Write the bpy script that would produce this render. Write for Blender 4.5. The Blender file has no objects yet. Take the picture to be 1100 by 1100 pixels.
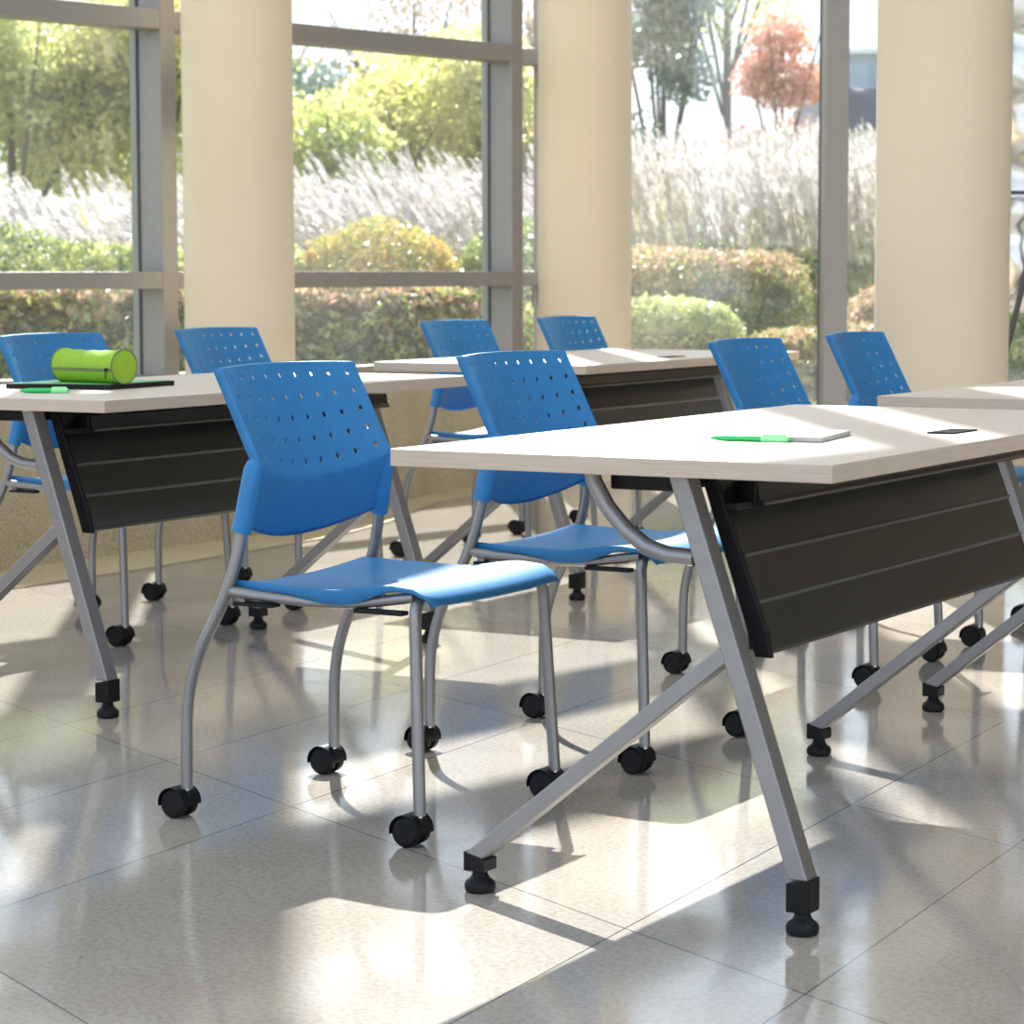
import bpy, math, random
import numpy as np
from mathutils import Vector, Matrix

SC = bpy.context.scene
COL = SC.collection
random.seed(7); RNG = np.random.default_rng(7)
PI = math.pi
YAW = .5208

def plan(X, Z):
    """plan coordinates: X metres to the right of and Z metres straight ahead of the standpoint"""
    c, s = math.cos(YAW), math.sin(YAW)
    return (X*c - Z*s, X*s + Z*c)

# ------------------------------------------------------------------ camera, world, sun, exposure
cam_d = bpy.data.cameras.new('camera'); cam = bpy.data.objects.new('camera', cam_d); COL.objects.link(cam)
cam_d.sensor_width = 36; cam_d.lens = 2825.76/1100*36
cam_d.clip_start = .05; cam_d.clip_end = 400
cam.matrix_world = (Matrix.Translation((0, 0, 1.0245)) @ Matrix.Rotation(YAW, 4, 'Z')
                    @ Matrix.Rotation(PI/2 - .0908, 4, 'X') @ Matrix.Rotation(-.002, 4, 'Z'))
cam_d.dof.use_dof = True; cam_d.dof.focus_distance = 5.0; cam_d.dof.aperture_fstop = 10
SC.camera = cam
SC.view_settings.view_transform = 'Standard'; SC.view_settings.look = 'None'
SC.view_settings.gamma = 1; SC.view_settings.use_curve_mapping = False
SC.view_settings.exposure = 0.95

w = bpy.data.worlds.new('world'); SC.world = w; w.use_nodes = True
nt = w.node_tree; nt.nodes.clear()
wo = nt.nodes.new('ShaderNodeOutputWorld'); wb = nt.nodes.new('ShaderNodeBackground')
tc = nt.nodes.new('ShaderNodeTexCoord'); sx = nt.nodes.new('ShaderNodeSeparateXYZ'); cr = nt.nodes.new('ShaderNodeValToRGB')
nt.links.new(tc.outputs['Generated'], sx.inputs[0]); nt.links.new(sx.outputs['Z'], cr.inputs[0])
cr.color_ramp.elements[0].position = 0.0; cr.color_ramp.elements[0].color = (.88, .93, 1, 1)
cr.color_ramp.elements[1].position = .7; cr.color_ramp.elements[1].color = (.50, .68, 1, 1)
nt.links.new(cr.outputs[0], wb.inputs[0]); nt.links.new(wb.outputs[0], wo.inputs[0])
wb.inputs[1].default_value = 1.05

sd = bpy.data.lights.new('sun', 'SUN'); sun = bpy.data.objects.new('sun', sd); COL.objects.link(sun)
EL = math.radians(41.8)
SDIR = Vector((.567*math.cos(EL), -.824*math.cos(EL), -math.sin(EL)))   # direction the light travels
sun.rotation_euler = SDIR.to_track_quat('-Z', 'Y').to_euler()
sun.location = (-12, 18, 14)
sd.energy = 8.6; sd.color = (1, .98, .955); sd.angle = math.radians(.55)

# large unseen area lamps overhead, added as warm fill
def fill_lamp(x, y):
    l = bpy.data.lights.new('fill_light', 'AREA'); l.shape = 'RECTANGLE'; l.size = 2.4; l.size_y = 3.2
    l.energy = 32; l.color = (1, .94, .85)
    o = bpy.data.objects.new('fill_light', l); COL.objects.link(o); o.location = (x, y, 9.25); o.rotation_euler = (0, 0, 0)
for lx, ly in ((-4.6, 1.5), (-4.6, 7.0), (-.6, 1.5), (-.6, 7.0), (3.4, 1.5), (3.4, 7.0)): fill_lamp(lx, ly)

# ------------------------------------------------------------------ materials
def ramp(nt, fac, stops):
    r = nt.nodes.new('ShaderNodeValToRGB'); el = r.color_ramp.elements
    while len(el) < len(stops): el.new(.5)
    for e, (p, c) in zip(el, stops): e.position = p; e.color = (*c, 1)
    nt.links.new(fac, r.inputs[0]); return r.outputs[0]

def noise(nt, scale, detail=3, vec=None, rough=.5):
    n = nt.nodes.new('ShaderNodeTexNoise'); n.inputs['Scale'].default_value = scale
    n.inputs['Detail'].default_value = detail; n.inputs['Roughness'].default_value = rough
    if vec is not None: nt.links.new(vec, n.inputs['Vector'])
    return n.outputs['Fac']

def coords(nt, scale=(1, 1, 1), rot=(0, 0, 0), kind='Object'):
    t = nt.nodes.new('ShaderNodeTexCoord'); m = nt.nodes.new('ShaderNodeMapping')
    m.inputs['Scale'].default_value = scale; m.inputs['Rotation'].default_value = rot
    nt.links.new(t.outputs[kind], m.inputs[0]); return m.outputs[0]

def mat(name, color=(.5, .5, .5), rough=.5, metal=0, spec=.5, coat=0):
    m = bpy.data.materials.new(name); m.use_nodes = True
    b = m.node_tree.nodes['Principled BSDF']
    b.inputs['Base Color'].default_value = (*color, 1); b.inputs['Roughness'].default_value = rough
    b.inputs['Metallic'].default_value = metal; b.inputs['Specular IOR Level'].default_value = spec
    b.inputs['Coat Weight'].default_value = coat
    return m, m.node_tree, b

def bump(nt, b, h, strength=.1, dist=.002):
    n = nt.nodes.new('ShaderNodeBump'); n.inputs['Strength'].default_value = strength
    n.inputs['Distance'].default_value = dist
    nt.links.new(h, n.inputs['Height']); nt.links.new(n.outputs[0], b.inputs['Normal'])

M = {}
# plastic / metal
def variation(key, c, rough, metal=0, spec=.5, amt=.06, scale=30, bs=.0, bscale=600, coat=0):
    m, nt, b = mat(key, c, rough, metal, spec, coat)
    v = coords(nt)
    lo = tuple(x*(1-amt) for x in c); hi = tuple(min(1, x*(1+amt)) for x in c)
    nt.links.new(ramp(nt, noise(nt, scale, 3, v), [(.35, lo), (.65, hi)]), b.inputs['Base Color'])
    if bs: bump(nt, b, noise(nt, bscale, 2, v), bs, .001)
    M[key] = m; return m
variation('blue_plastic', (.020, .175, .41), .48, spec=.4, amt=.05, bs=.12, bscale=900)
variation('silver_metal', (.25, .245, .25), .36, metal=.7, amt=.03)
variation('black_plastic', (.008, .008, .009), .42, spec=.18, amt=.1, bs=.05)
variation('matte_dark', (.012, .011, .016), .85, spec=.08)
variation('chrome', (.7, .7, .7), .15, metal=1)
variation('panel_black', (.010, .012, .0115), .28, amt=.12, scale=8, bs=.05, spec=.5)
variation('highlight_satin', (.11, .11, .105), .32, metal=.6)  # lighter grey standing in for highlights on the black panel
variation('mullion_grey', (.265, .248, .243), .45, metal=.2, amt=.03)
variation('gasket', (.05, .05, .055), .6)
variation('lime_fabric', (.27, .45, .025), .75, bs=.3, bscale=1500)
variation('zip_grey', (.13, .17, .07), .6)
variation('green_marker', (.01, .50, .10), .3)
variation('pale_green', (.30, .78, .34), .3)
variation('grey_cover', (.22, .22, .21), .5)
variation('page_edge', (.42, .43, .40), .7)
variation('pale_cover', (.62, .62, .58), .35)
variation('paper', (.85, .86, .84), .6)
variation('green_sheet', (.12, .50, .12), .35)
variation('bark', (.10, .075, .055), .9)
variation('ceiling_white', (.80, .79, .76), .8)
variation('steel_sheet', (.62, .60, .55), .22, metal=.9, scale=3, amt=.25, bs=.6, bscale=5)

# laminate with fine grain along the table
m, nt, b = mat('laminate', (.74, .69, .62), .42, spec=.35)
v = coords(nt, (90, 2.2, 90))
nt.links.new(ramp(nt, noise(nt, 3, 4, v), [(.3, (.57, .47, .40)), (.7, (.68, .585, .51))]), b.inputs['Base Color'])
M['laminate'] = m
m, nt, b = mat('laminate_edge', (.60, .53, .46), .5, spec=.3)
v = coords(nt, (3, 3, 120))
nt.links.new(ramp(nt, noise(nt, 3, 4, v), [(.3, (.44, .355, .28)), (.7, (.54, .44, .35))]), b.inputs['Base Color'])
M['laminate_edge'] = m

# column: cream paint, slight orange peel
m, nt, b = mat('column_cream', (.74, .66, .50), .6, spec=.3)
v = coords(nt)
nt.links.new(ramp(nt, noise(nt, 1.5, 3, v), [(.3, (.68, .56, .41)), (.7, (.73, .605, .45))]), b.inputs['Base Color'])
bump(nt, b, noise(nt, 45, 3, v), .25, .003); M['column_cream'] = m

# aggregate low wall
m, nt, b = mat('stone_wall', (.5, .42, .3), .8, spec=.2)
v = coords(nt)
mix = nt.nodes.new('ShaderNodeMix'); mix.data_type = 'RGBA'; mix.blend_type = 'MULTIPLY'; mix.inputs[0].default_value = 1
nt.links.new(ramp(nt, noise(nt, 2.2, 4, v), [(.3, (.49, .41, .27)), (.7, (.58, .495, .34))]), mix.inputs[6])
nt.links.new(ramp(nt, noise(nt, 130, 3, v), [(.35, (.68, .66, .62)), (.6, (1, 1, 1))]), mix.inputs[7])
nt.links.new(mix.outputs[2], b.inputs['Base Color']); bump(nt, b, noise(nt, 130, 3, v), .2, .003); M['stone_wall'] = m

# polished stone floor, large slabs with thin dark joints
def floor_material():
    m, nt, b = mat('polished_floor', (.5, .47, .42), .14, spec=.55)
    v = coords(nt)
    def math_(op, a, c=None, clamp=False):
        n = nt.nodes.new('ShaderNodeMath'); n.operation = op; n.use_clamp = clamp
        for i, q in enumerate((a, c)):
            if q is None: continue
            if isinstance(q, (int, float)): n.inputs[i].default_value = q
            else: nt.links.new(q, n.inputs[i])
        return n.outputs[0]
    sp = nt.nodes.new('ShaderNodeSeparateXYZ'); nt.links.new(v, sp.inputs[0])
    x, y = sp.outputs[0], sp.outputs[1]
    xa = math_('ADD', x, math_('MULTIPLY', math_('SUBTRACT', y, 4.0), .058))
    yb = math_('ADD', y, math_('MULTIPLY', x, .527))
    line = None
    for x0 in (-5.7, -4.75, -3.80, -3.335, -2.85, -1.885, -1.50, -.55, -.1, .9, 1.8):
        d = math_('ABSOLUTE', math_('SUBTRACT', xa, x0))
        line = d if line is None else math_('MINIMUM', line, d)
    yy = math_('ABSOLUTE', math_('SUBTRACT', math_('PINGPONG', math_('SUBTRACT', yb, 1.578), 1.04/2), 0))
    line = math_('MINIMUM', line, math_('MULTIPLY', yy, .885))
    fac = math_('LESS_THAN', line, .0016)
    # slab to slab tone
    wn = nt.nodes.new('ShaderNodeTexWhiteNoise'); wn.noise_dimensions = '2D'
    cb = nt.nodes.new('ShaderNodeCombineXYZ')
    nt.links.new(math_('FLOOR', math_('DIVIDE', math_('SUBTRACT', yb, 1.578), 1.04)), cb.inputs[0])
    nt.links.new(math_('FLOOR', math_('DIVIDE', math_('ADD', xa, 3.8), .9535)), cb.inputs[1])
    nt.links.new(cb.outputs[0], wn.inputs['Vector'])
    base = ramp(nt, noise(nt, 2.6, 5, v, .6), [(.3, (.415, .365, .315)), (.7, (.49, .44, .39))])
    grain = ramp(nt, noise(nt, 90, 4, v, .7), [(.36, (.76, .74, .71)), (.58, (1, 1, 1))])
    pits = ramp(nt, noise(nt, 60, 2, v, .5), [(.215, (.5, .44, .38)), (.245, (1, 1, 1))])
    tone = ramp(nt, wn.outputs['Value'], [(0, (.90, .90, .90)), (1, (1, 1, 1))])
    cur = base
    for o in (grain, pits, tone):
        mx = nt.nodes.new('ShaderNodeMix'); mx.data_type = 'RGBA'; mx.blend_type = 'MULTIPLY'; mx.inputs[0].default_value = 1
        nt.links.new(cur, mx.inputs[6]); nt.links.new(o, mx.inputs[7]); cur = mx.outputs[2]
    mx = nt.nodes.new('ShaderNodeMix'); mx.data_type = 'RGBA'; nt.links.new(fac, mx.inputs[0])
    nt.links.new(cur, mx.inputs[6]); mx.inputs[7].default_value = (.09, .085, .085, 1)
    nt.links.new(mx.outputs[2], b.inputs['Base Color'])
    nt.links.new(ramp(nt, noise(nt, 5, 4, v), [(.3, (.07,)*3), (.7, (.13,)*3)]), b.inputs['Roughness'])
    bump(nt, b, noise(nt, 7, 2, v), .05, .003)
    M['polished_floor'] = m
floor_material()

# window glass: clear, reflecting at grazing angles
m = bpy.data.materials.new('window_glass'); m.use_nodes = True; nt = m.node_tree; nt.nodes.clear()
o = nt.nodes.new('ShaderNodeOutputMaterial'); t = nt.nodes.new('ShaderNodeBsdfTransparent'); g = nt.nodes.new('ShaderNodeBsdfGlossy')
t.inputs[0].default_value = (.93, .95, .94, 1); g.inputs['Roughness'].default_value = .02
f = nt.nodes.new('ShaderNodeFresnel'); ge = nt.nodes.new('ShaderNodeNewGeometry')
mr = nt.nodes.new('ShaderNodeMapRange'); mr.inputs[3].default_value = 1.45; mr.inputs[4].default_value = 1/1.45
nt.links.new(ge.outputs['Backfacing'], mr.inputs[0]); nt.links.new(mr.outputs[0], f.inputs[0])
x = nt.nodes.new('ShaderNodeMixShader'); nt.links.new(f.outputs[0], x.inputs[0])
du = nt.nodes.new('ShaderNodeBsdfTranslucent'); xd = nt.nodes.new('ShaderNodeMixShader')      # pale veil mixed in to imitate haze on the panes
nt.links.new(ramp(nt, noise(nt, 1.1, 3, coords(nt)), [(.35, (.004,)*3), (.7, (.035,)*3)]), xd.inputs[0])
nt.links.new(t.outputs[0], xd.inputs[1]); nt.links.new(du.outputs[0], xd.inputs[2])
nt.links.new(xd.outputs[0], x.inputs[1]); nt.links.new(g.outputs[0], x.inputs[2]); nt.links.new(x.outputs[0], o.inputs[0])
M['window_glass'] = m

def leaf_mat(key, stops, trans=.5, scale=5.0):
    m = bpy.data.materials.new(key); m.use_nodes = True; nt = m.node_tree; nt.nodes.clear()
    o = nt.nodes.new('ShaderNodeOutputMaterial')
    c = ramp(nt, noise(nt, scale, 3, coords(nt), .7), stops)
    d = nt.nodes.new('ShaderNodeBsdfDiffuse'); tr = nt.nodes.new('ShaderNodeBsdfTranslucent')
    x = nt.nodes.new('ShaderNodeMixShader'); x.inputs[0].default_value = trans
    gl = nt.nodes.new('ShaderNodeBsdfGlossy'); gl.inputs['Roughness'].default_value = .35
    x2 = nt.nodes.new('ShaderNodeMixShader'); x2.inputs[0].default_value = .12
    for n in (d, tr): nt.links.new(c, n.inputs[0])
    nt.links.new(d.outputs[0], x.inputs[1]); nt.links.new(tr.outputs[0], x.inputs[2])
    nt.links.new(x.outputs[0], x2.inputs[1]); nt.links.new(gl.outputs[0], x2.inputs[2])
    nt.links.new(x2.outputs[0], o.inputs[0]); M[key] = m
leaf_mat('leaf_yellow_green', [(.3, (.36, .38, .13)), (.5, (.68, .64, .22)), (.7, (.88, .74, .26))], .68)
leaf_mat('leaf_olive', [(.3, (.36, .42, .13)), (.5, (.58, .60, .20)), (.7, (.82, .74, .28))], .68)
leaf_mat('leaf_blue_green', [(.3, (.10, .16, .12)), (.7, (.24, .30, .24))])
leaf_mat('leaf_red', [(.3, (.62, .24, .14)), (.5, (.80, .40, .26)), (.7, (.85, .58, .40))])
leaf_mat('leaf_brown', [(.3, (.30, .18, .10)), (.7, (.50, .36, .20))])
leaf_mat('hedge_green', [(.35, (.05, .09, .02)), (.5, (.28, .34, .08)), (.65, (.78, .76, .26))], scale=8)
leaf_mat('hedge_bronze', [(.35, (.13, .17, .04)), (.5, (.45, .28, .14)), (.65, (.75, .50, .34))], scale=9)
leaf_mat('hedge_light', [(.35, (.16, .22, .05)), (.65, (.68, .68, .28))], scale=9)
leaf_mat('shrub_orange', [(.35, (.24, .28, .06)), (.5, (.50, .42, .10)), (.65, (.66, .38, .10))], scale=6)
leaf_mat('plume', [(.3, (.52, .46, .41)), (.7, (.80, .75, .71))], .5, 3)
leaf_mat('blade', [(.3, (.26, .31, .10)), (.7, (.56, .52, .28))], .5, 3)
variation('soil', (.16, .12, .08), .95)
variation('far_wall', (.62, .64, .66), .8)
variation('far_dark', (.07, .07, .12), .6)
variation('far_glass', (.25, .32, .40), .15)
m, nt, b = mat('garden_ground', (.16, .2, .06), .95)
nt.links.new(ramp(nt, noise(nt, 1.2, 5, coords(nt)), [(.35, (.14, .12, .07)), (.65, (.20, .26, .07))]), b.inputs['Base Color']); M['garden_ground'] = m

# ------------------------------------------------------------------ mesh helpers
class MB:
    def __init__(s): s.v = []; s.f = []
    def add(s, vs, fs):
        n = len(s.v); s.v += [tuple(p) for p in vs]; s.f += [tuple(i+n for i in f) for f in fs]; return s
    def box(s, a, b):
        x0, y0, z0 = a; x1, y1, z1 = b
        return s.add([(x0,y0,z0),(x1,y0,z0),(x1,y1,z0),(x0,y1,z0),(x0,y0,z1),(x1,y0,z1),(x1,y1,z1),(x0,y1,z1)],
                     [(0,3,2,1),(4,5,6,7),(0,1,5,4),(1,2,6,5),(2,3,7,6),(3,0,4,7)])
    def prism(s, poly, z0, z1):
        n = len(poly)
        return s.add([(x, y, z0) for x, y in poly]+[(x, y, z1) for x, y in poly],
                     [tuple(range(n-1, -1, -1)), tuple(range(n, 2*n))]+[(i, (i+1) % n, n+(i+1) % n, n+i) for i in range(n)])
    def prism_y(s, poly, y0, y1):          # poly in (x, z), extruded along y
        n = len(poly)
        return s.add([(x, y0, z) for x, z in poly]+[(x, y1, z) for x, z in poly],
                     [tuple(range(n)), tuple(range(2*n-1, n-1, -1))]+[(i, n+i, n+(i+1) % n, (i+1) % n) for i in range(n)])
    def tube(s, pts, r, n=14, caps=True, flat=1.0):
        pts = [Vector(p) for p in pts]; m = len(pts); rr = r if isinstance(r, (list, tuple)) else [r]*m
        t0 = (pts[1]-pts[0]).normalized()
        up = Vector((0, 1, 0)) if abs(t0.y) < .9 else Vector((1, 0, 0))
        N = (up - t0*up.dot(t0)).normalized(); vs = []
        for i, p in enumerate(pts):
            if i == 0: t = t0
            elif i == m-1: t = (pts[-1]-pts[-2]).normalized()
            else: t = ((pts[i+1]-p).normalized()+(p-pts[i-1]).normalized()).normalized()
            N = (N - t*N.dot(t)).normalized(); B = t.cross(N)
            for k in range(n):
                a = 2*PI*k/n; vs.append(p+(N*math.cos(a)+B*math.sin(a)*flat)*rr[i])
        fs = [(i*n+k, i*n+(k+1) % n, (i+1)*n+(k+1) % n, (i+1)*n+k) for i in range(m-1) for k in range(n)]
        if caps: fs += [tuple(range(n-1, -1, -1)), tuple((m-1)*n+k for k in range(n))]
        return s.add(vs, fs)
    def lathe(s, prof, c=(0, 0, 0), axis='z', n=24):      # prof: (radius, along)
        vs = []
        for r, h in prof:
            for k in range(n):
                a = 2*PI*k/n; u, w_ = r*math.cos(a), r*math.sin(a)
                vs.append({'z': (c[0]+u, c[1]+w_, c[2]+h), 'y': (c[0]+w_, c[1]+h, c[2]+u), 'x': (c[0]+h, c[1]+u, c[2]+w_)}[axis])
        m = len(prof)
        fs = [(i*n+k, i*n+(k+1) % n, (i+1)*n+(k+1) % n, (i+1)*n+k) for i in range(m-1) for k in range(n)]
        fs += [tuple(range(n-1, -1, -1)), tuple((m-1)*n+k for k in range(n))]
        return s.add(vs, fs)
    def build(s, name, material, parent=None, smooth=False, bevel=0, sharp=40, loc=None):
        me = bpy.data.meshes.new(name); me.from_pydata(s.v, [], s.f); me.validate()
        for mm in (material if isinstance(material, (list, tuple)) else [material]): me.materials.append(M[mm])
        o = bpy.data.objects.new(name, me); COL.objects.link(o)
        if parent: o.parent = parent
        if loc is not None: o.location = loc
        if smooth:
            me.polygons.foreach_set('use_smooth', [True]*len(me.polygons))
            me.set_sharp_from_angle(angle=math.radians(sharp))
        if bevel:
            bv = o.modifiers.new('bevel', 'BEVEL'); bv.width = bevel; bv.segments = 2; bv.limit_method = 'ANGLE'; bv.angle_limit = math.radians(35)
            bv.harden_normals = False
        return o

def fillet(pts, rads, n=8):
    """round the inner corners of a polyline with the given radii"""
    P = [Vector(p) for p in pts]; out = [P[0]]
    for i in range(1, len(P)-1):
        r = rads[i-1] if isinstance(rads, (list, tuple)) else rads
        a = (P[i-1]-P[i]); b_ = (P[i+1]-P[i]); d = min(r, a.length*.5, b_.length*.5)
        p0 = P[i]+a.normalized()*d; p2 = P[i]+b_.normalized()*d
        for k in range(n+1):
            t = k/n; out.append(p0*(1-t)**2+P[i]*2*t*(1-t)+p2*t*t)
    out.append(P[-1]); return out

def empty(name, loc, rz=0, label=None, cat=None, group=None, kind=None):
    o = bpy.data.objects.new(name, None); COL.objects.link(o); o.location = loc; o.rotation_euler = (0, 0, rz)
    o.empty_display_size = .1
    return tag(o, label, cat, group, kind)
def tag(o, label=None, cat=None, group=None, kind=None):
    if label: o['label'] = label
    if cat: o['category'] = cat
    if group: o['group'] = group
    if kind: o['kind'] = kind
    return o
def kids(o): return [c for c in bpy.data.objects if c.parent is o]
def copy_tree(o, parent=None):
    c = o.copy(); COL.objects.link(c); c.parent = parent
    for k in kids(o): copy_tree(k, c)
    return c

# ------------------------------------------------------------------ room shell
TOP = 9.3
WP0 = Vector((-7.19, 8.32)); WP1 = Vector((-6.63, 11.38)); WD = (WP1-WP0).normalized(); WN = Vector((WD.y, -WD.x))   # window plane, normal into the room
def wp(y): return WP0 + WD*((y-WP0.y)/WD.y)
CORN = wp(11.62)                                         # where the glazing turns
BD = Vector(plan(1, .06))-Vector(plan(0, 0)); BD.normalize(); BN = Vector((BD.y, -BD.x))
END = CORN + BD*3.1
LEFT = wp(-3)
floor = MB().prism([tuple(LEFT), (6, -3), (6, 16.2), tuple(END), tuple(CORN)], -.08, 0)
tag(floor.build('floor', 'polished_floor'), kind='structure')
tag(MB().box((-90, -60, -.5), (90, 110, -.09)).build('ground', 'garden_ground'), kind='structure')
tag(MB().prism([tuple(LEFT+WD*0-WN*.3), (6, -3), (6, 16.2), tuple(END-BN*.3), tuple(CORN-WN*.3-BN*.3)], TOP, TOP+.3).build('ceiling', 'ceiling_white'), kind='structure')

# plain warm walls beyond the right picture edge
variation('warm_wall', (.42, .34, .25), .8)
tag(MB().prism([tuple(END), tuple(END+BD*9), tuple(END+BD*9-BN*.3), tuple(END-BN*.3)], 0, TOP).build('wall_back', 'warm_wall'), kind='structure')
we = END+BD*9
tag(MB().prism([tuple(we), tuple(we+BN*16), tuple(we+BN*16+BD*.3), tuple(we+BD*.3)], 0, TOP).build('wall_right', 'warm_wall'), kind='structure')

# low stone wall under the windows: face runs close to the tables, back follows the glazing
face = [(-6.30, -3), (-6.10, 4.5), (-5.99, 7.2), (-5.95, 8.5), (-6.08, 9.3), (-6.36, 10.3), (-6.44, 11.2), (-6.44, 11.62)]
tag(MB().prism([tuple(LEFT)]+[tuple(p) for p in face]+[tuple(CORN)], 0, .53).build('wall_left', 'stone_wall'), kind='structure')
tag(MB().prism([tuple(CORN), tuple(CORN+BN*.16+BD*.3), tuple(END+BN*.16), tuple(END)], 0, .12).build('trim_2', 'stone_wall'), kind='structure')
tr = [(-5.72, 4.5), (-5.62, 7.2), (-5.66, 8.5), (-5.80, 9.1), (-6.12, 10.0), (-6.2, 11.2)]
tag(MB().prism([(x, y) for x, y in face[1:7]][::1]+[p for p in tr[::-1]], .0005, .006).build('trim_1', 'stone_wall'), kind='structure')

# ------------------------------------------------------------------ glazing
def bar(p, d, n, along0, along1, out0, out1, z0, z1):
    """box in the frame of a facade: d along it, n into the room"""
    q = [p+d*along0+n*out0, p+d*along1+n*out0, p+d*along1+n*out1, p+d*along0+n*out1]
    return [tuple(a) for a in q], z0, z1
TRZ = [(.958, 1.031), (2.055, 2.138), (3.55, 3.63), (5.50, 5.87), (6.52, 6.82)]
def window(idx, p, d, n, length, sill, zs, depth=.15, w_=.085, mull=True):
    root = empty('window_%d' % idx, (p.x, p.y, sill), 0, kind='structure')
    off = Vector((p.x, p.y, sill))
    def mk(name, items, m, **k):
        mb = MB()
        for it in items: mb.prism(*it)
        mb.v = [(a-off.x, b-off.y, c-off.z) for a, b, c in mb.v]
        return mb.build(name, m, root, **k)
    top = TOP
    mk('glass_pane', [bar(p, d, n, 0, length, -.006, .006, sill, top)], 'window_glass')
    for z0, z1 in zs:
        mk('transom', [bar(p, d, n, 0, length-w_, .0, depth-.002, z0, z1)], 'mullion_grey', bevel=.003)
    mk('sill_rail', [bar(p, d, n, 0, length-w_, -.02, .075, sill, sill+.06)], 'mullion_grey', bevel=.003)
    if mull:
        mk('mullion', [bar(p, d, n, length-w_, length, -.05, depth, sill, top)], 'mullion_grey', bevel=.004)
        mk('gasket', [bar(p, d, n, length-w_-.006, length-w_, -.004, .008, sill, top)], 'gasket')
    return root
ys = [-3, -.4, 1.9, 4.2, 6.6]
ya = 9.16; yb_ = 11.34
W = lambda y: wp(y)
for i, (a, b_) in enumerate(zip(ys[:-1], ys[1:])):
    window(6+i, W(a), WD, WN, (W(b_)-W(a)).length, .53, TRZ)
window(1, W(6.6), WD, WN, (W(ya)-W(6.6)).length+.0, .53, TRZ)
window(2, W(ya), WD, WN, (W(yb_+.09)-W(ya)).length, .53, TRZ)
window(3, CORN-BD*.03, BD, BN, .46, .53, TRZ, depth=.10)
window(4, CORN+BD*.43, BD, BN, 1.19, .12, TRZ[2:], depth=.14, w_=.12)
window(5, CORN+BD*1.62, BD, BN, 1.48, .12, TRZ[2:], depth=.16, w_=.14)
# slim round post and dark jamb seen in the gap beside the second column
pp = CORN+BD*.055+BN*.05
tag(MB().tube([(0, 0, 0), (0, 0, 8.7)], .016).build('downpipe', 'mullion_grey', smooth=True, loc=(pp.x, pp.y, .53)),
    'thin grey pipe standing in the narrow glass strip left of the middle column', 'pipe')

# ------------------------------------------------------------------ columns
def column(x, y, r, label, z0=0):
    o = MB().lathe([(r, 0), (r, TOP-z0)], n=72).build('column', 'column_cream', smooth=True, loc=(x, y, z0))
    tag(o, label, 'column')
column(-6.505, 9.045, .231, 'round cream column rising from the low stone wall at the left', .53)
column(-6.20, 11.54, .231, 'round cream column standing on the floor by the window corner, middle one')
column(-3.26, 8.68, .231, 'round cream column at the right, behind the tables of the nearest row')

# ------------------------------------------------------------------ chair
def curve_at(tab, t):
    for (a, va), (b_, vb) in zip(tab[:-1], tab[1:]):
        if t <= b_: return va+(vb-va)*max(0, (t-a))/(b_-a)
    return tab[-1][1]
def smooth_at(tab, t):
    for (a, va), (b_, vb) in zip(tab[:-1], tab[1:]):
        if t <= b_:
            q = max(0, (t-a))/(b_-a); q = q*q*(3-2*q); return va+(vb-va)*q
    return tab[-1][1]

def back_point(u, w_):
    """u -1..1 across (y), w 0 bottom .. 1 top"""
    q = 1-u*u
    zb = .556-.036*q; zk = .668-.036*q; zt = .846+.004*q
    K = .34
    if w_ < K: z = zb+(zk-zb)*w_/K
    else: z = zk+(zt-zk)*(w_-K)/(1-K)
    t = (z-zb)/(zk-zb) if w_ < K else 0
    xe = (-.126+.037*w_/K) if w_ < K else (-.089-.088*(w_-K)/(1-K))
    bow = (.042 if w_ < K else .042-.009*(w_-K)/(1-K))
    x = xe-bow*q
    if w_ > .985: x += .0
    return (x, u*.222, z)

def make_back():
    holes = [((-.88+1.76*i/8), .931-.1254*j_, .0060/.222, .0060/.303) for i in range(9) for j_ in range(5)]
    holes += [(u_, w_, .0022/.222, .0045/.36) for u_, w_ in ((-.77, .15), (.11, .15), (.77, .15))]
    r5 = lambda q: round(q, 5)
    us = {-1, 1, -.975, .975, -1.1, 1.1}; ws = {0, .03, .07, .22, .28, .32, .333, .347, .375, .40, .975, 1, 1.1}
    for a, b_, e, f_ in holes: us |= {r5(a-e), r5(a+e)}; ws |= {r5(b_-f_), r5(b_+f_)}
    us, ws = sorted(us), sorted(ws); mb = MB(); idx = {}
    def V(u, w_):
        k = (r5(u), r5(w_))
        if k not in idx:
            x, y, z = back_point(max(-1, min(1, u)), max(0, min(1, w_)))
            if abs(u) > 1: x -= .019; y += .0015*(1 if u > 0 else -1)
            elif w_ > 1: x -= .010; z += .0005
            idx[k] = len(mb.v); mb.v.append((x, y, z))
        return idx[k]
    for i in range(len(us)-1):
        for j_ in range(len(ws)-1):
            u0, u1, w0, w1 = us[i], us[i+1], ws[j_], ws[j_+1]; uc, wc = (u0+u1)/2, (w0+w1)/2
            h = next(((a, b_, e, f_) for a, b_, e, f_ in holes if abs(uc-a) < 2e-4 and abs(wc-b_) < 2e-4), None)
            if (abs(uc) > 1 and wc > 1): continue
            c = [V(u0, w0), V(u1, w0), V(u1, w1), V(u0, w1)]
            if not h: mb.f.append(tuple(c)); continue
            a, b_, eu, ew = h
            ring = [V(a+eu*.96*math.cos(PI/8+k*PI/4), b_+ew*.96*math.sin(PI/8+k*PI/4)) for k in range(8)]
            mb.f += [(c[0], c[1], ring[6], ring[5]), (c[1], c[2], ring[0], ring[7]), (c[2], c[3], ring[2], ring[1]), (c[3], c[0], ring[4], ring[3]),
                     (c[0], ring[5], ring[4]), (c[1], ring[7], ring[6]), (c[2], ring[1], ring[0]), (c[3], ring[3], ring[2])]
    return mb

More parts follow.
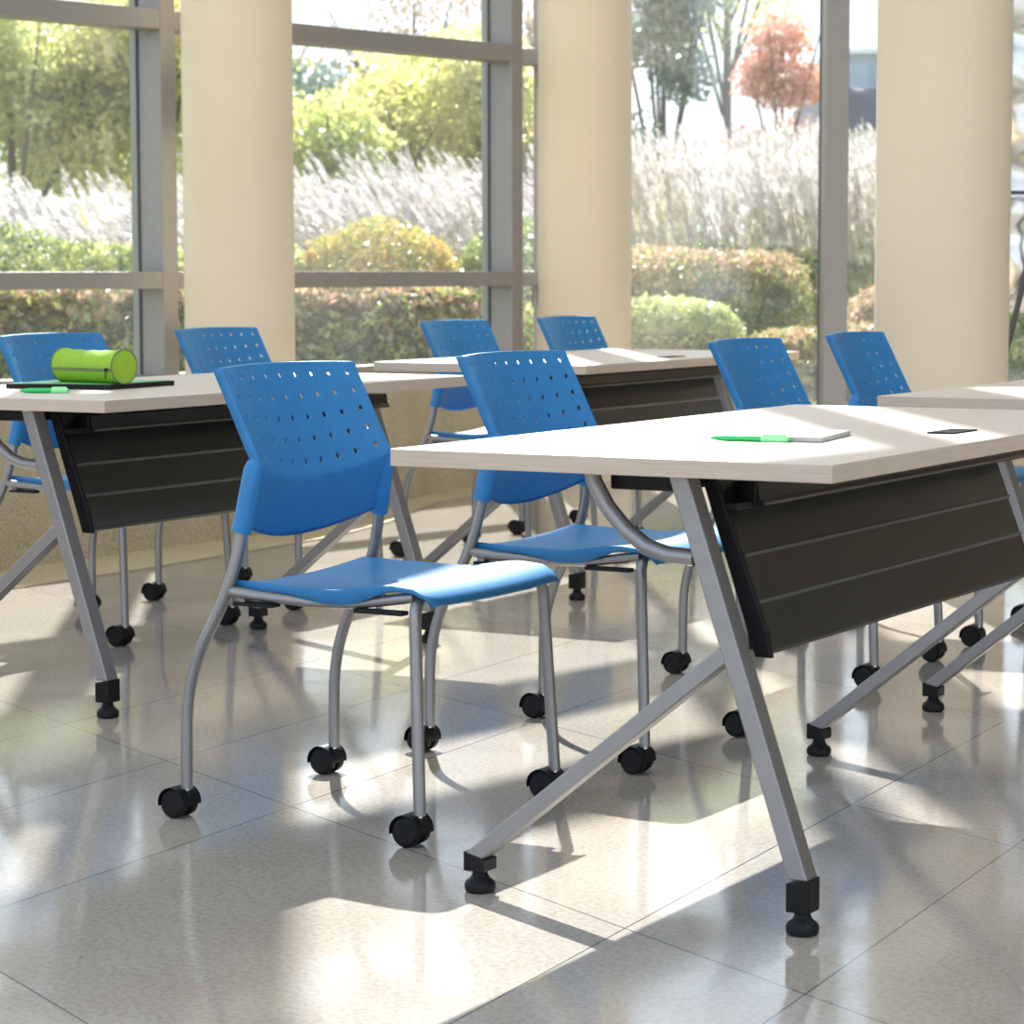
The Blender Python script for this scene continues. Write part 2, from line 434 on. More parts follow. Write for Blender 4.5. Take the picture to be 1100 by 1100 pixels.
def seat_z(s, u):
    """s 0 rear .. 1 front, u -1..1"""
    side = smooth_at([(0, .456), (.25, .452), (.5, .450), (.8, .465), (.9, .462), (.96, .452), (1, .434)], s)
    mid = smooth_at([(0, .436), (.3, .432), (.6, .440), (.8, .459), (.9, .458), (.96, .449), (1, .431)], s)
    return mid+(side-mid)*abs(u)**2.2
def make_seat():
    ns, nu = 34, 22; mb = MB(); half = lambda s: .226+.012*smooth_at([(0, 0), (.6, 1), (.93, 1), (1, .3)], s)
    def rows(dz, skirt):
        g = []
        for i in range(ns+1):
            s = i/ns; row = []
            x0 = -.158; x = x0+(.288-x0)*s
            for j in range(nu+1):
                u = -1+2*j/nu
                xx = x-.030*(1-s)**3*(1-u*u)+.006*(1-u*u)*s**4
                row.append((xx, half(s)*u, seat_z(s, u)-dz))
            if skirt:
                sk = smooth_at([(0, .022), (.25, .014), (.5, .026), (.62, .028), (.85, .008), (1, .004)], s)
                row = [(row[0][0], row[0][1]-.003, row[0][2]-sk)]+row+[(row[-1][0], row[-1][1]+.003, row[-1][2]-sk)]
            g.append(row)
        return g
    g = rows(0, True); n = len(g[0])
    for r in g: mb.v += r
    mb.f = [(i*n+j, (i+1)*n+j, (i+1)*n+j+1, i*n+j+1) for i in range(ns) for j in range(n-1)]
    return mb

def make_chair():
    root = empty('stacking_chair', (0, 0, 0))
    b = make_back().build('backrest', 'blue_plastic', root, smooth=True, sharp=28)
    sm = b.modifiers.new('solid', 'SOLIDIFY'); sm.thickness = .004; sm.offset = 0
    # sleeves that slip over the uprights
    for sy in (-1, 1):
        pts = [(-.128, sy*.235, .546), (-.122, sy*.233, .57), (-.111, sy*.2285, .63), (-.105, sy*.226, .664), (-.103, sy*.225, .676), (-.102, sy*.2245, .683)]
        MB().tube(pts, [.0188, .0188, .0185, .0175, .0135, .006], 20, flat=1).build('back_sleeve', 'blue_plastic', root, smooth=True)
    s = make_seat().build('seat', 'blue_plastic', root, smooth=True, sharp=50)
    sm = s.modifiers.new('solid', 'SOLIDIFY'); sm.thickness = .006; sm.offset = -1
    R = .0115
    for sy in (-1, 1):
        pts = fillet([(-.249, sy*.25, .056), (-.247, sy*.25, .27), (-.145, sy*.243, .445), (-.105, sy*.226, .66)], [.11, .08], 10)
        leg = MB().tube(pts, R, 16).build('rear_leg', 'silver_metal', root, smooth=True)
        caster(leg, (-.249, sy*.25))
        fl = fillet([(.268, sy*.25, .056), (.249, sy*.233, .449), (.236, sy*.13, .436), (.236, 0, .436)], [.05, .02], 10)
        leg = MB().tube(fl, R, 16).build('front_leg', 'silver_metal', root, smooth=True)
        caster(leg, (.268, sy*.25))
        MB().tube([(-.148, sy*.242, .436), (-.10, sy*.232, .430), (.02, sy*.226, .424), (.12, sy*.225, .427), (.246, sy*.228, .4455)], .0100, 14).build('seat_rail', 'silver_metal', root, smooth=True)
        MB().box((-.145, sy*.228-.014, .409), (-.055, sy*.228+.014, .416)).build('stacking_pad', 'black_plastic', root, bevel=.002)
        MB().box((.12, sy*.226-.012, .411), (.225, sy*.226+.012, .419)).build('stacking_pad', 'black_plastic', root, bevel=.002)
    MB().tube([(-.13, -.235, .42), (-.12, 0, .418), (-.13, .235, .42)], .009, 12).build('cross_bar', 'silver_metal', root, smooth=True)
    return root
def caster(leg, p):
    x, y = p
    c = MB(); cx = x-.018
    MB().tube([(x, y, .045), (x, y, .060)], .0058, 12).build('caster_stem', 'chrome', leg, smooth=True)
    # twin wheels, axle along y
    for y0, y1 in ((-.026, -.006), (.006, .026)):
        c.lathe([(.001, y0), (.0225, y0), (.0275, y0+.0035), (.028, (y0+y1)/2), (.0275, y1-.0035), (.0225, y1), (.001, y1)], (cx, y, .028), 'y', 32)
    c.lathe([(.012, -.007), (.012, .007)], (cx, y, .028), 'y', 20)
    w_ = c.build('caster', 'black_plastic', leg, smooth=True, sharp=35)
    h = MB(); n = 16; vs = []
    for k in range(n+1):
        a = math.radians(-8+200*k/n)
        for r, yy in ((.0305, -.0275), (.0305, .0275), (.0285, .0275), (.0285, -.0275)):
            vs.append((cx+r*math.cos(a), y+yy, .029+r*math.sin(a)))
    fs = [(4*k+i, 4*k+(i+1) % 4, 4*k+4+(i+1) % 4, 4*k+4+i) for k in range(n) for i in range(4)]+[(3, 2, 1, 0), (4*n, 4*n+1, 4*n+2, 4*n+3)]
    h.add(vs, fs).lathe([(.0095, 0), (.0095, .020), (.007, .024)], (x+.002, y, .028), 'z', 16)
    h.build('caster_hood', 'black_plastic', leg, smooth=True, sharp=35)

chair0 = make_chair()
chairs = [
    (-2.722, 4.194, 0, 'nearest and largest blue perforated chair, standing free at centre left'),
    (-2.682, 5.003, 0, 'blue perforated chair tucked behind the notebook table, tabletop crossing its back'),
    (-4.808, 6.826, math.radians(3), 'blue chair back seen before the left cream column, behind the nearest chair'),
    (-4.770, 5.955, 0, 'blue perforated chair behind the green pencil case, cut off by the left picture edge'),
    (-4.810, 8.285, 0, 'small distant blue chair standing before the window left of the middle column'),
    (-4.835, 9.190, 0, 'most distant blue chair, its back seen against the middle cream column'),
    (-2.704, 6.268, math.radians(2), 'blue perforated chair back showing behind the notebook, left of the tall grey window post'),
    (-2.732, 7.083, math.radians(3), 'blue perforated chair back overlapping the left edge of the right cream column'),
]
for i, (x, y, rz, lab) in enumerate(chairs):
    o = chair0 if i == 0 else copy_tree(chair0)
    o.location = (x, y, 0); o.rotation_euler = (0, 0, rz)
    tag(o, lab, 'chair', 'blue chairs at the training tables')

# ------------------------------------------------------------------ table (origin: floor under the user-side near corner)
TW, TL, TT = .774, 1.624, .028
def sect(p, q, hx, y0, y1, cut0='h', cut1='h'):
    """flat bar from p to q (x,z), horizontally cut ends, half width hx measured horizontally"""
    return MB().prism_y([(p[0]-hx, p[1]), (p[0]+hx, p[1]), (q[0]+hx, q[1]), (q[0]-hx, q[1])], y0, y1)
def foot(parent, x, y, ztop, cutx=0):
    b = .0195
    MB().add([(x-b, y-.022, .037), (x+b, y-.022, .037), (x+b, y+.022, .037), (x-b, y+.022, .037),
              (x-b, y-.022, ztop), (x+b, y-.022, ztop+cutx), (x+b, y+.022, ztop+cutx), (x-b, y+.022, ztop)],
             [(0,3,2,1),(4,5,6,7),(0,1,5,4),(1,2,6,5),(2,3,7,6),(3,0,4,7)]).build('foot_block', 'black_plastic', parent, bevel=.0015)
    MB().lathe([(.020, 0), (.0255, .003), (.0265, .012), (.024, .018), (.016, .024), (.0125, .032), (.0115, .040)], (x, y, 0), 'z', 28).build('levelling_foot', 'black_plastic', parent, smooth=True)
def make_table():
    root = empty('training_table', (0, 0, 0))
    zu = .74-TT
    t = MB().box((0, 0, zu), (TW, TL, .74)).build('tabletop', ['laminate', 'laminate_edge'], root, bevel=.0015)
    for p in t.data.polygons:
        if abs(p.normal.z) < .5: p.material_index = 1
    for ys_ in (.102, TL-.102):
        y0, y1 = ys_-.021, ys_+.021
        hx = .0165
        leg = sect((.688, .088), (.478, zu), hx, y0, y1).build('leg', 'silver_metal', root, bevel=.003)
        foot(leg, .688, ys_, .082, .008)
        a, c = Vector((.107, .064)), Vector((.560, .432)); dd = (c-a).normalized(); nn = Vector((-dd.y, dd.x))*.0135
        poly = [a-nn+dd*.008, c-nn, c+nn, a+nn-dd*.014]
        br = MB().prism_y([tuple(q) for q in poly], y0+.001, y1-.001).build('slanted_leg', 'silver_metal', root, bevel=.003)
        foot(br, .107, ys_, .070, -.012)
        pts = [(.316, zu+.0), (.322, .69), (.345, .652), (.378, .617), (.415, .592), (.452, .581), (.50, .578)]
        MB().tube([(x, ys_, z) for x, z in pts], .0135, 16).build('curved_brace', 'silver_metal', root, smooth=True)
        MB().lathe([(.012, -.004), (.012, 0)], (.355, ys_-.05, zu), 'z', 16).lathe([(.006, -.006), (.006, 0)], (.485, ys_-.028, zu), 'z', 12).build('screw', 'chrome', root, smooth=True)
    MB().box((.335, .13, zu-.034), (.455, TL-.13, zu-.004)).build('cross_beam', 'black_plastic', root, bevel=.003)
    # modesty panel: slanting face in three lapped slats under a cable trough
    ya, yb2 = .150, TL-.187
    xl = lambda z: .508+(.700-z)*.335
    prof = [(xl(zu)-.002, zu), (xl(.648), .648)]
    edges = [.645, .573, .500, .424]
    for k in range(3):
        z0, z1 = edges[k], edges[k+1]
        prof += [(xl(z0)+.001, z0), (xl(z1+.012)+.003, z1+.012), (xl(z1+.006)+.006, z1+.006), (xl(z1)+.001, z1)]
    prof += [(xl(.424)-.012, .421)] + [(xl(zu)-.016, zu)]
    MB().prism_y(prof, ya+.012, yb2-.012).build('modesty_panel', 'panel_black', root, smooth=True, sharp=30)
    for zz in (.573, .500):
        MB().tube([(xl(zz+.006)+.0055, ya+.016, zz+.006), (xl(zz+.006)+.0055, yb2-.016, zz+.006)], .0034, 12).build('ridge_highlight', 'highlight_satin', root, smooth=True)  # paler beads added as painted highlights along the slat ridges
    MB().tube([(xl(.66)+.038, ya+.078, .656), (xl(.66)+.038, yb2+.082, .656)], .0034, 12).build('trough_highlight', 'highlight_satin', root, smooth=True)  # painted highlight along the trough's lower edge
    for e0, e1 in ((ya, ya+.013), (yb2-.013, yb2)):
        q = 0 if e0 == ya else -.012                       # the far cap sits flush with the slats
        MB().prism_y([(xl(zu)+.004+q, zu), (xl(.46)+.014+q, .46), (xl(.425)+.010+q, .420), (xl(.425)-.018, .420), (xl(zu)-.020, zu)], e0, e1).build('panel_end_cap', 'black_plastic', root, bevel=.002)
    MB().prism_y([(xl(.69)-.004, .690), (xl(.69)+.036, .690), (xl(.69)+.040, .688), (xl(.66)+.034, .663), (xl(.66)+.040, .658), (xl(.65)+.038, .652), (xl(.65)-.004, .652)], ya+.075, yb2+.085).build('cable_trough', 'panel_black', root, smooth=True, sharp=30)
    MB().box((xl(.66)-.002, ya+.004, .650), (xl(.66)+.026, ya+.075, .662)).box((xl(.66)-.002, ya+.066, .650), (xl(.66)+.030, ya+.075, .692)).build('trough_end', 'black_plastic', root, bevel=.002)
    g = MB().box((.622, .785, .7400), (.672, .905, .7425)).lathe([(.012, 0), (.012, .0008)], (.646, .865, .7425), 'z', 20)
    g.build('cable_grommet', 'matte_dark', root, bevel=.001)
    return root
table0 = make_table()
tables = [
    (-2.293, 3.600, 'pale wood laminate training table, nearest, with a notebook and green pen on it'),
    (-4.499, 4.659, 'pale laminate training table at the left with the green pencil case on it'),
    (-4.590, 7.110, 'farthest pale laminate table, standing in front of the middle column and garden window'),
    (-2.283, 5.671, 'pale laminate table cut off by the right picture edge, before the right column'),
]
for i, (x, y, lab) in enumerate(tables):
    o = table0 if i == 0 else copy_tree(table0)
    o.location = (x, y, 0); tag(o, lab, 'table', 'white topped training tables on slanted silver legs')

# ------------------------------------------------------------------ things on the tables
def slab(name, pts, z0, z1, m, parent=None, bevel=.0008):
    return MB().prism(pts, z0, z1).build(name, m, parent, bevel=bevel)
Z = .7402
r = empty('notebook', (-1.79, 4.15, Z), label='small grey covered notebook lying on the nearest table behind the green pen', cat='notebook')
def rel(pts, o): return [(a-o[0], b_-o[1]) for a, b_ in pts]
nb = [(-1.865, 4.035), (-1.733, 4.06), (-1.765, 4.265), (-1.897, 4.240)]
sh = lambda k: [((a+1.815)*k-.025, (b_-4.15)*k) for a, b_ in nb]
slab('back_cover', sh(1.0), 0, .0015, 'grey_cover', r, .0004); slab('pages', sh(.985), .0015, .0080, 'page_edge', r, .0004); slab('front_cover', sh(1.0), .0080, .0095, 'pale_cover', r, .0004)

def pen(x, y, z, ang, L, rad, body, cap, label, cat, name):
    r = empty(name, (x, y, z+rad), ang, label, cat)
    MB().lathe([(.0008, 0), (rad*.5, L*.03), (rad*.8, L*.09), (rad, L*.2), (rad, L*.93), (rad*.8, L*.97), (rad*.5, L)], (-L/2, 0, 0), 'x', 16).build('barrel', body, r, smooth=True)
    MB().lathe([(rad*1.15, 0), (rad*1.2, L*.02), (rad*1.2, L*.30), (rad*.9, L*.33)], (L*.14, 0, 0), 'x', 16).build('cap', cap, r, smooth=True)
    MB().box((L*.16, -.0015, rad*1.15), (L*.44, .0015, rad*1.5)).build('clip', cap, r)
    return r
pen(-1.852, 4.035, Z, math.radians(2)+YAW*0+.10, .142, .0052, 'green_marker', 'pale_green', 'green translucent pen lying in front of the notebook on the nearest table', 'pen', 'pen')
pen(-4.09, 4.89, Z, .50, .118, .0060, 'green_marker', 'pale_green', 'short green marker lying before the black folder on the left table', 'marker', 'marker')

r = empty('folder', (-4.19, 5.22, Z), 0, 'black folder with a green sheet on top, under the pencil case', 'folder')
fp = [(-4.335, 5.035), (-4.055, 5.10), (-4.075, 5.38), (-4.375, 5.315)]
fl = lambda k: [((a+4.21)*k-.02, (b_-5.21)*k-.01) for a, b_ in fp]
slab('cover', fl(1.0), 0, .0125, 'black_plastic', r, .0015); slab('sheet', [(a-.0, b_) for a, b_ in fl(.93)], .0125, .0135, 'green_sheet', r, .0002)

def pencil_case(x, y, z, ang):
    R_, L = .0420, .225
    r = empty('pencil_case', (x, y, z+R_), ang, 'lime green cylindrical fabric pencil case lying on the black folder', 'pencil case')
    mb = MB(); n = 40; segs = 30
    for i in range(segs+1):
        s = i/segs
        for k in range(n):
            a = 2*PI*k/n
            sag = 1-.06*math.sin(PI*s)*max(0, math.sin(a))**2*1.6+.018*math.sin(9*s*PI+3*math.sin(2*a))*(1 if .05 < s < .95 else 0)
            rr = R_*min(1.0, sag)
            mb.v.append((-L/2+L*s, rr*math.cos(a), rr*math.sin(a)))
    mb.f = [(i*n+k, (i+1)*n+k, (i+1)*n+(k+1) % n, i*n+(k+1) % n) for i in range(segs) for k in range(n)]
    mb.build('body', 'lime_fabric', r, smooth=True)
    for s in (-1, 1):
        e = MB().lathe([(.0005, 0), (R_*.6, s*.0015), (R_*.97, 0), (R_*.97, -s*.004)], (s*L/2, 0, 0), 'x', 40); e.build('end_panel', 'lime_fabric', r, smooth=True)
        MB().tube([(s*L/2, math.cos(2*PI*k/40)*R_*1.0, math.sin(2*PI*k/40)*R_*1.0) for k in range(41)], .0020, 8).build('piping', 'zip_grey', r, smooth=True)
    zz = MB()
    ca = math.radians(-12)
    P = lambda t, da, rr: (-L/2+L*t, -math.cos(ca+da)*rr, math.sin(ca+da)*rr)
    vs = []
    for i in range(21):
        for da in (-.10, .10): vs.append(P(i/20*.98+.01, da, R_*1.012))
    zz.add(vs, [(2*i, 2*i+1, 2*i+3, 2*i+2) for i in range(20)]).build('zip', 'zip_grey', r)
    MB().box((L*.40, -R_*1.12, -.010), (L*.44, -R_*.95, -.003)).box((L*.41, -R_*1.10, -.030), (L*.425, -R_*1.05, -.010)).build('zip_pull', 'black_plastic', r, bevel=.001)
pencil_case(-4.165, 5.17, Z+.0135, -.18)

# ------------------------------------------------------------------ metal sheet sculpture beyond the right column
r = empty('metal_sculpture', (*plan(2.02, 10.4), 0), YAW, 'crumpled silver metal sheets in a leaning frame at the right picture edge', 'sculpture')
mb = MB(); nx, nz = 8, 22
for i in range(nx+1):
    for j in range(nz+1):
        mb.v.append((-.18+.9*i/nx, .05*math.sin(i*1.7+j*.9)+.04*math.sin(j*2.1+i*.5), .86+1.9*j/nz))
mb.f = [(i*(nz+1)+j, (i+1)*(nz+1)+j, (i+1)*(nz+1)+j+1, i*(nz+1)+j+1) for i in range(nx) for j in range(nz)]
o = mb.build('metal_sheet', 'steel_sheet', r, smooth=True, sharp=80); q = o.modifiers.new('s', 'SOLIDIFY'); q.thickness = .01
MB().tube([(-.16, -.08, .38), (.10, -.09, 1.5), (.4, -.09, 2.7)], .012, 10).build('frame_bar', 'gasket', r, smooth=True)
MB().tube([(-.18, -.09, 1.33), (.7, -.09, 1.33)], .008, 10).build('cross_rod', 'gasket', r, smooth=True)
MB().tube([(-.16, -.08, 0), (-.16, -.08, .4)], .012, 10).build('post', 'gasket', r, smooth=True)
MB().tube([(.7, -.04, 0), (.7, -.04, 2.6)], .012, 10).build('post', 'gasket', r, smooth=True)

# ------------------------------------------------------------------ garden
def quads(cent, size, tilt=None, aspect=.55, rng=RNG):
    """leaf quads at the given centres with random orientation"""
    n = len(cent); a = rng.normal(size=(n, 3)); a /= np.linalg.norm(a, axis=1)[:, None]
    b_ = rng.normal(size=(n, 3)); b_ -= a*(a*b_).sum(1)[:, None]; b_ /= np.linalg.norm(b_, axis=1)[:, None]
    s = size*rng.uniform(.6, 1.3, size=(n, 1))
    A = a*s; B = b_*s*aspect
    return np.stack([cent-A, cent-B*.9, cent+A, cent+B*.9], 1).reshape(-1, 3)
def quad_obj(name, V, material, parent=None):
    n = len(V)//4; me = bpy.data.meshes.new(name)
    me.vertices.add(len(V)); me.vertices.foreach_set('co', V.astype(np.float32).ravel())
    me.loops.add(4*n); me.loops.foreach_set('vertex_index', np.arange(4*n, dtype=np.int32))
    me.polygons.add(n); me.polygons.foreach_set('loop_start', np.arange(0, 4*n, 4, dtype=np.int32))
    me.polygons.foreach_set('loop_total', np.full(n, 4, dtype=np.int32))
    me.update(calc_edges=True); me.materials.append(M[material])
    o = bpy.data.objects.new(name, me); COL.objects.link(o); o.parent = parent; return o

def blob_points(n, c, r, shell=.35):
    d = RNG.normal(size=(n, 3)); d /= np.linalg.norm(d, axis=1)[:, None]
    k = 1+.16*np.sin(d[:, :1]*7+c[0])*np.sin(d[:, 1:2]*6+1)+.12*np.sin(d[:, 2:]*9)
    return np.array(c)+d*np.array(r)*k*(1-shell*RNG.uniform(0, 1, size=(n, 1))**1.5)

def tree(X, Zd, h, r, trunk_h, leaf, n, label, size=.07, trunk=.07, blobs=7, spread=.62, zs=.8, name='tree', lean=0, group=None):
    x, y = plan(X, Zd)
    root = empty(name, (x, y, -.09), YAW, label, 'tree', group)
    mb = MB().tube([(0, 0, 0), (lean*.3, 0, trunk_h*.6), (lean, .02, trunk_h), (lean*1.2, 0, h*.85)], [trunk, trunk*.85, trunk*.7, trunk*.25], 10)
    for k in range(5):
        a = k*1.256+X; mb.tube([(lean, 0, trunk_h*(.9+.05*k)), (lean+math.cos(a)*r*.45, math.sin(a)*r*.45, trunk_h+(h-trunk_h)*.4), (lean+math.cos(a)*r*.8, math.sin(a)*r*.8, trunk_h+(h-trunk_h)*.7)], [trunk*.45, trunk*.3, trunk*.1], 7)
    mb.build('trunk', 'bark', root, smooth=True)
    P = []
    for k in range(blobs):
        a = RNG.uniform(0, 2*PI); q = r*spread*math.sqrt(RNG.uniform(0, 1)); zz = RNG.uniform(trunk_h+(h-trunk_h)*.15, h-(h-trunk_h)*.2)
        br = r*RNG.uniform(.38, .6)
        P.append(blob_points(int(n*1.6)//blobs, (lean+q*math.cos(a), q*math.sin(a), zz), (br, br, br*zs), .8))
    quad_obj('foliage', quads(np.concatenate(P), size*.62), leaf, root)
    return root

def hedge(X0, X1, Zd, dz, z1, leaf, n, label, name='hedge', size=.04, top=None, rnd=.25, z0=-.09, cat='hedge'):
    n = int(n*2.4); size *= .62
    Xc = (X0+X1)/2; x, y = plan(Xc, Zd); root = empty(name, (x, y, z0), YAW, label, cat)
    hx, hy, hz = (X1-X0)/2, dz/2, (z1-z0)
    # superellipsoid surface
    A = np.array([hy*hz/2, hx*hz/2, hx*hy]); ax = RNG.choice(3, size=n, p=A/A.sum())
    d = RNG.uniform(-1, 1, size=(n, 3)); d[np.arange(n), ax] = np.where(RNG.uniform(size=n) < .5, -1, 1)
    pw = 5 if name == 'hedge' else 3.6; d /= (np.abs(d)**pw).sum(1)[:, None]**(1/pw); amp = 1 if name == 'hedge' else 2.2
    k = 1-.16*RNG.uniform(0, 1, size=(n, 1))**2+.05*amp*np.sin(d[:, :1]*hx*6+Zd)*np.sin(d[:, 2:]*4+1)*np.cos(d[:, 1:2]*3)+RNG.normal(size=(n, 1))*.025
    P = d*k*np.array((hx, hy, hz/2))+np.array((0, 0, hz/2))
    if top:
        m_ = P[:, 2] > hz*.84+RNG.normal(size=n)*hz*.16
        quad_obj('new_growth', quads(P[m_], size), top, root); P = P[~m_]
    quad_obj('foliage', quads(P, size), leaf, root)
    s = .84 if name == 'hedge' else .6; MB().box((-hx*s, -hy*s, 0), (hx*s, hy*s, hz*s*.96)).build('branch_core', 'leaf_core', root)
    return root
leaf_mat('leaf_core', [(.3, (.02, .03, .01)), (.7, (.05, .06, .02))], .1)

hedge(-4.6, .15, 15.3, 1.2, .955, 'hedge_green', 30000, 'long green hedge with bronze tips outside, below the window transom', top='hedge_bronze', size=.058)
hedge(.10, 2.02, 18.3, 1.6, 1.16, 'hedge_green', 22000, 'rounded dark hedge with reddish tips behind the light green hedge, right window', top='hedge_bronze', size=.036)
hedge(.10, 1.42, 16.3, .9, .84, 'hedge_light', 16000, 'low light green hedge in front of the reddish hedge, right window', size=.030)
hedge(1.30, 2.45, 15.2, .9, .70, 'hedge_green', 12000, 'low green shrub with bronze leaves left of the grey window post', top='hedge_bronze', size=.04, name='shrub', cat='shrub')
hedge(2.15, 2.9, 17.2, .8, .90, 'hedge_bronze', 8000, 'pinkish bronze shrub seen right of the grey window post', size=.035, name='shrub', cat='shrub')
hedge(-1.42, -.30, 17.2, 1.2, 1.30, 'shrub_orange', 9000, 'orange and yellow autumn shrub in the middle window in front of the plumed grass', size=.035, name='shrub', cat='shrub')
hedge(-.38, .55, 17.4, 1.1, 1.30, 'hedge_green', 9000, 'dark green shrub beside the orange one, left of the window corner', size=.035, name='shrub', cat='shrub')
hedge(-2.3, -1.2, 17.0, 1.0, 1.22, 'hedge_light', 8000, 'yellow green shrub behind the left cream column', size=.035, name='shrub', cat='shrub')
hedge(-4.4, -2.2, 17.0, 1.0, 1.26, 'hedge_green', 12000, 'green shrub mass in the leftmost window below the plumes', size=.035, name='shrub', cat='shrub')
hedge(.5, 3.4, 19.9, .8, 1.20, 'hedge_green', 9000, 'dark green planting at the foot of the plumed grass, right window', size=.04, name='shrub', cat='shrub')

hedge(2.95, 4.0, 16.2, .9, .95, 'hedge_green', 9000, 'dark green shrub outside at the far right picture edge', name='shrub', cat='shrub')

# plumed grass
def grass_clump(seed, lean=-.30):
    rng = np.random.default_rng(seed); root = empty('plumed_grass', (0, 0, 0))
    V = []
    for k in range(150):                                   # arching blades
        a = rng.uniform(0, 2*PI); q = rng.uniform(.02, .22); L = rng.uniform(.8, 1.45); out = rng.uniform(.1, .5)
        bx, by = q*math.cos(a), q*math.sin(a); w_ = .008; pts = []
        for t in (0, .35, .7, 1):
            pts.append(np.array([bx+out*t*t*math.cos(a)+lean*.4*t*t, by+out*t*t*math.sin(a), L*(t-.18*t**3)]))
        sd_ = np.array([-math.sin(a), math.cos(a), 0])*w_
        for p, q_ in zip(pts[:-1], pts[1:]): V += [p-sd_, p+sd_, q_+sd_*.6, q_-sd_*.6]
    quad_obj('blades', np.array(V), 'blade', root)
    V = []; S = []
    for k in range(44):
        a = rng.uniform(0, 2*PI); q = rng.uniform(.05, .45); h = rng.uniform(.95, 1.78)
        b_ = np.array([q*math.cos(a), q*math.sin(a), h]); ln = rng.uniform(.32, .46)
        d = np.array([lean+rng.normal()*.10, rng.normal()*.1, 1.0]); d /= np.linalg.norm(d)
        w_ = .004; base = np.array([q*.3*math.cos(a), q*.3*math.sin(a), 0])
        mid = (base+b_)/2+np.array([0, 0, .05]); sv = np.array([w_, w_, 0])
        S += [base-sv, base+sv, mid+sv, mid-sv, mid-sv, mid+sv, b_+sv, b_-sv]
        for j in range(44):
            t = rng.uniform(0, 1); c = b_+d*ln*t-np.array([0, 0, .10])*t*t*0
            rad = .040*math.sin(PI*min(1, .12+t*.88))**.7+.006
            u = rng.normal(size=3); u -= d*(u@d); u /= np.linalg.norm(u)
            e = c+u*rad*rng.uniform(.6, 1.2)+d*rng.uniform(.04, .10)+np.array([lean*.05, 0, 0]); sd_ = np.cross(u, d)*.0065
            V += [c-sd_, c+sd_, e+sd_*.6, e-sd_*.6]
    quad_obj('plumes', np.array(V), 'plume', root); quad_obj('stems', np.array(S), 'blade', root)
    return root
protos = [grass_clump(11, -.55), grass_clump(12, -.48), grass_clump(13, -.26)]
used = [False]*3
spots = []
for row, Zd in enumerate((18.9, 19.7, 20.5, 21.4)):
    n = 15
    for i in range(n):
        X = -4.7+(4.7+3.9)*(i+.5*(row % 2))/n+RNG.uniform(-.12, .12)
        if -5 < X < 4.2: spots.append((X, Zd+RNG.uniform(-.2, .2), row))
for i, (X, Zd, row) in enumerate(spots):
    k = (i % 2) if X < .5 else 2; o = protos[k] if not used[k] else copy_tree(protos[k]); used[k] = True
    x, y = plan(X, Zd + (.9 if X > .5 else 0))
    right = X > .5
    s = (.76 if X < -2 else .83 if not right else .99)+row*.04+RNG.uniform(-.05, .05)
    o.location = (x, y, -.09); o.rotation_euler = (0, 0, YAW+RNG.uniform(-.5, .5)); o.scale = (1, 1, s)
    if X < -2: lab, g = 'white plumed grass clump in the bank outside the leftmost window', 'plumed grass outside the leftmost window'
    elif X < .5: lab, g = 'white plumed grass clump in the bank outside the middle window', 'plumed grass outside the middle window'
    else: lab, g = 'white plumed grass clump in the bank outside the right window', 'plumed grass outside the right window'
    tag(o, lab, 'grass clump', g)

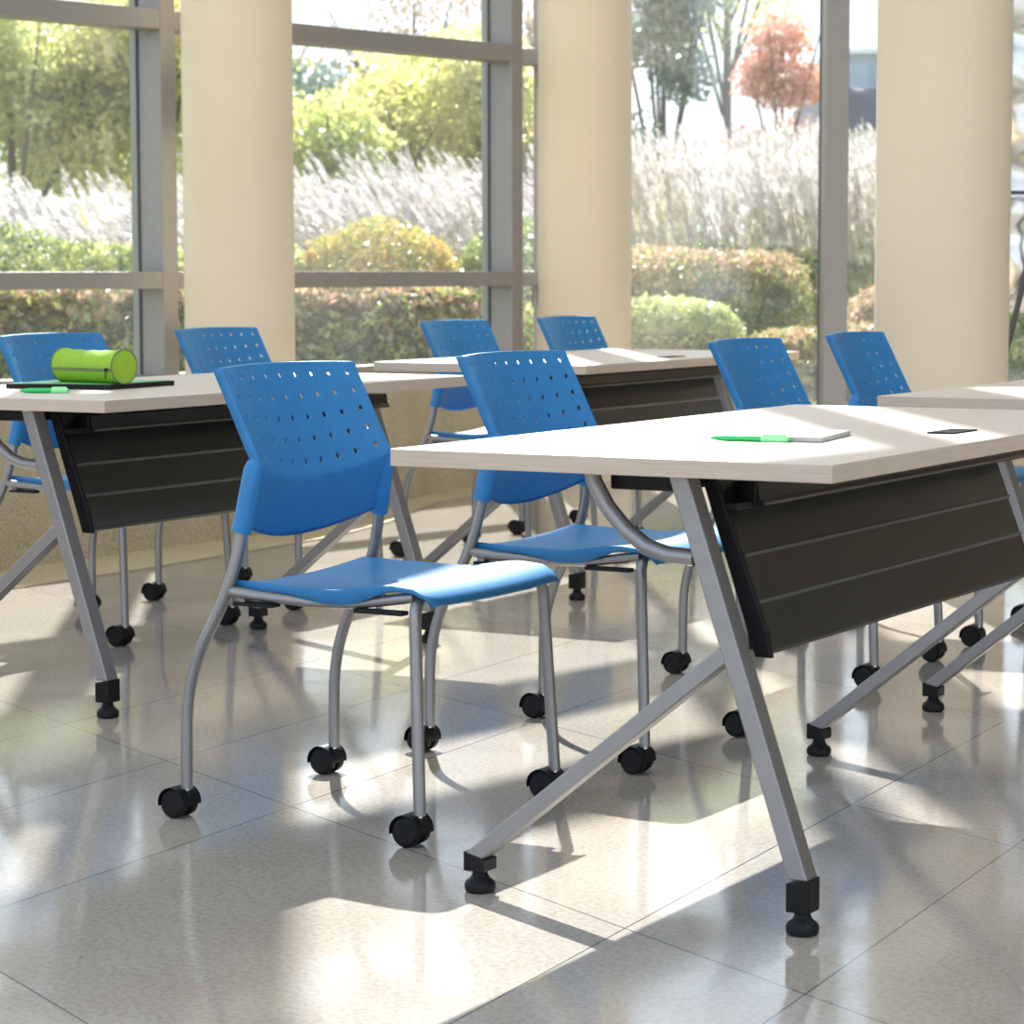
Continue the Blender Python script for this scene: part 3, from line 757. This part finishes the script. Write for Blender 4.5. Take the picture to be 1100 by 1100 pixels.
# trees
T = tree
T(-4.9, 26, 4.6, 1.5, 1.2, 'leaf_olive', 20000, 'olive green tree at the left picture edge outside')
T(-3.6, 26.5, 4.3, 1.4, 1.1, 'leaf_yellow_green', 20000, 'yellow green tree in the leftmost window, left of the dark window post')
T(-2.4, 29, 4.0, 1.2, 1.3, 'leaf_blue_green', 6000, 'grey green tree seen just right of the left column')
T(-1.65, 26, 3.3, 1.3, .9, 'leaf_olive', 16000, 'low olive tree behind the plumes in the middle window')
T(-.75, 27, 3.45, 1.4, 1.1, 'leaf_yellow_green', 22000, 'bright yellow green tree filling the centre of the middle window')
T(.25, 27.5, 3.3, 1.1, 1.1, 'leaf_yellow_green', 20000, 'yellow green tree left of the middle column')
T(-1.2, 33, 5.2, 1.7, 2.4, 'leaf_brown', 2600, 'sparse brown leaved tree above the yellow trees in the middle window', size=.06)
T(.6, 34, 5.0, 1.5, 2.4, 'leaf_brown', 2200, 'thin brownish tree top left of the middle column', size=.06)
T(-4.2, 36, 5.6, 2.3, 1.6, 'leaf_olive', 9000, 'far olive tree behind the leftmost trees', size=.1)
T(-2.0, 37, 4.7, 2.3, 1.2, 'leaf_blue_green', 9000, 'far grey green tree behind the left column', size=.1)
T(.2, 38, 4.2, 2.2, 1.0, 'leaf_olive', 9000, 'far olive tree behind the yellow green trees', size=.1)
T(1.72, 30, 6.2, .85, 1.7, 'leaf_blue_green', 4200, 'dark blue green tree right of the middle column', size=.08, trunk=.06, blobs=12)
T(2.75, 34, 7.2, 1.25, 3.3, 'leaf_olive', 3200, 'slender dark trunked tree with sparse leaves in the right window', size=.06, trunk=.065)
T(3.06, 30, 4.55, .66, 2.1, 'leaf_red', 4600, 'coral red autumn tree left of the tall grey window post', size=.06, trunk=.05, blobs=10)
T(2.75, 28.5, 2.9, .45, 1.2, 'leaf_yellow_green', 1200, 'small yellowing tree at the foot of the red one', size=.05, trunk=.03)
T(3.1, 38, 8.0, 1.5, 4.6, 'leaf_yellow_green', 2600, 'high yellow green branches above the red tree', size=.08)
T(1.85, 36, 2.9, .35, 1.4, 'leaf_blue_green', 700, 'tiny dark conifer low between the trunks in the right window', size=.06, trunk=.03)

# building far behind
bx, by = plan(9.2, 60); r = empty('office_building', (bx, by, -.09), YAW, 'low office building with a dark band, far away right of the grey window post', 'building')
MB().box((-1.9, 0, 0), (7, 8, 4.3)).build('wall', 'far_wall', r)
MB().box((-2.0, -.5, 4.3), (7, 8, 5.2)).build('dark_band', 'far_dark', r)
MB().box((-1.9, 0, 5.2), (7, 8, 6.0)).build('upper_storey', 'far_glass', r)
for k in range(4): MB().box((-1.8+1.2*k, -.06, 5.22), (-1.1+1.2*k, .01, 5.8)).build('window', 'far_glass', r)
MB().box((-2.0, -.2, 6.0), (7, 8, 6.12)).build('roof', 'far_wall', r)
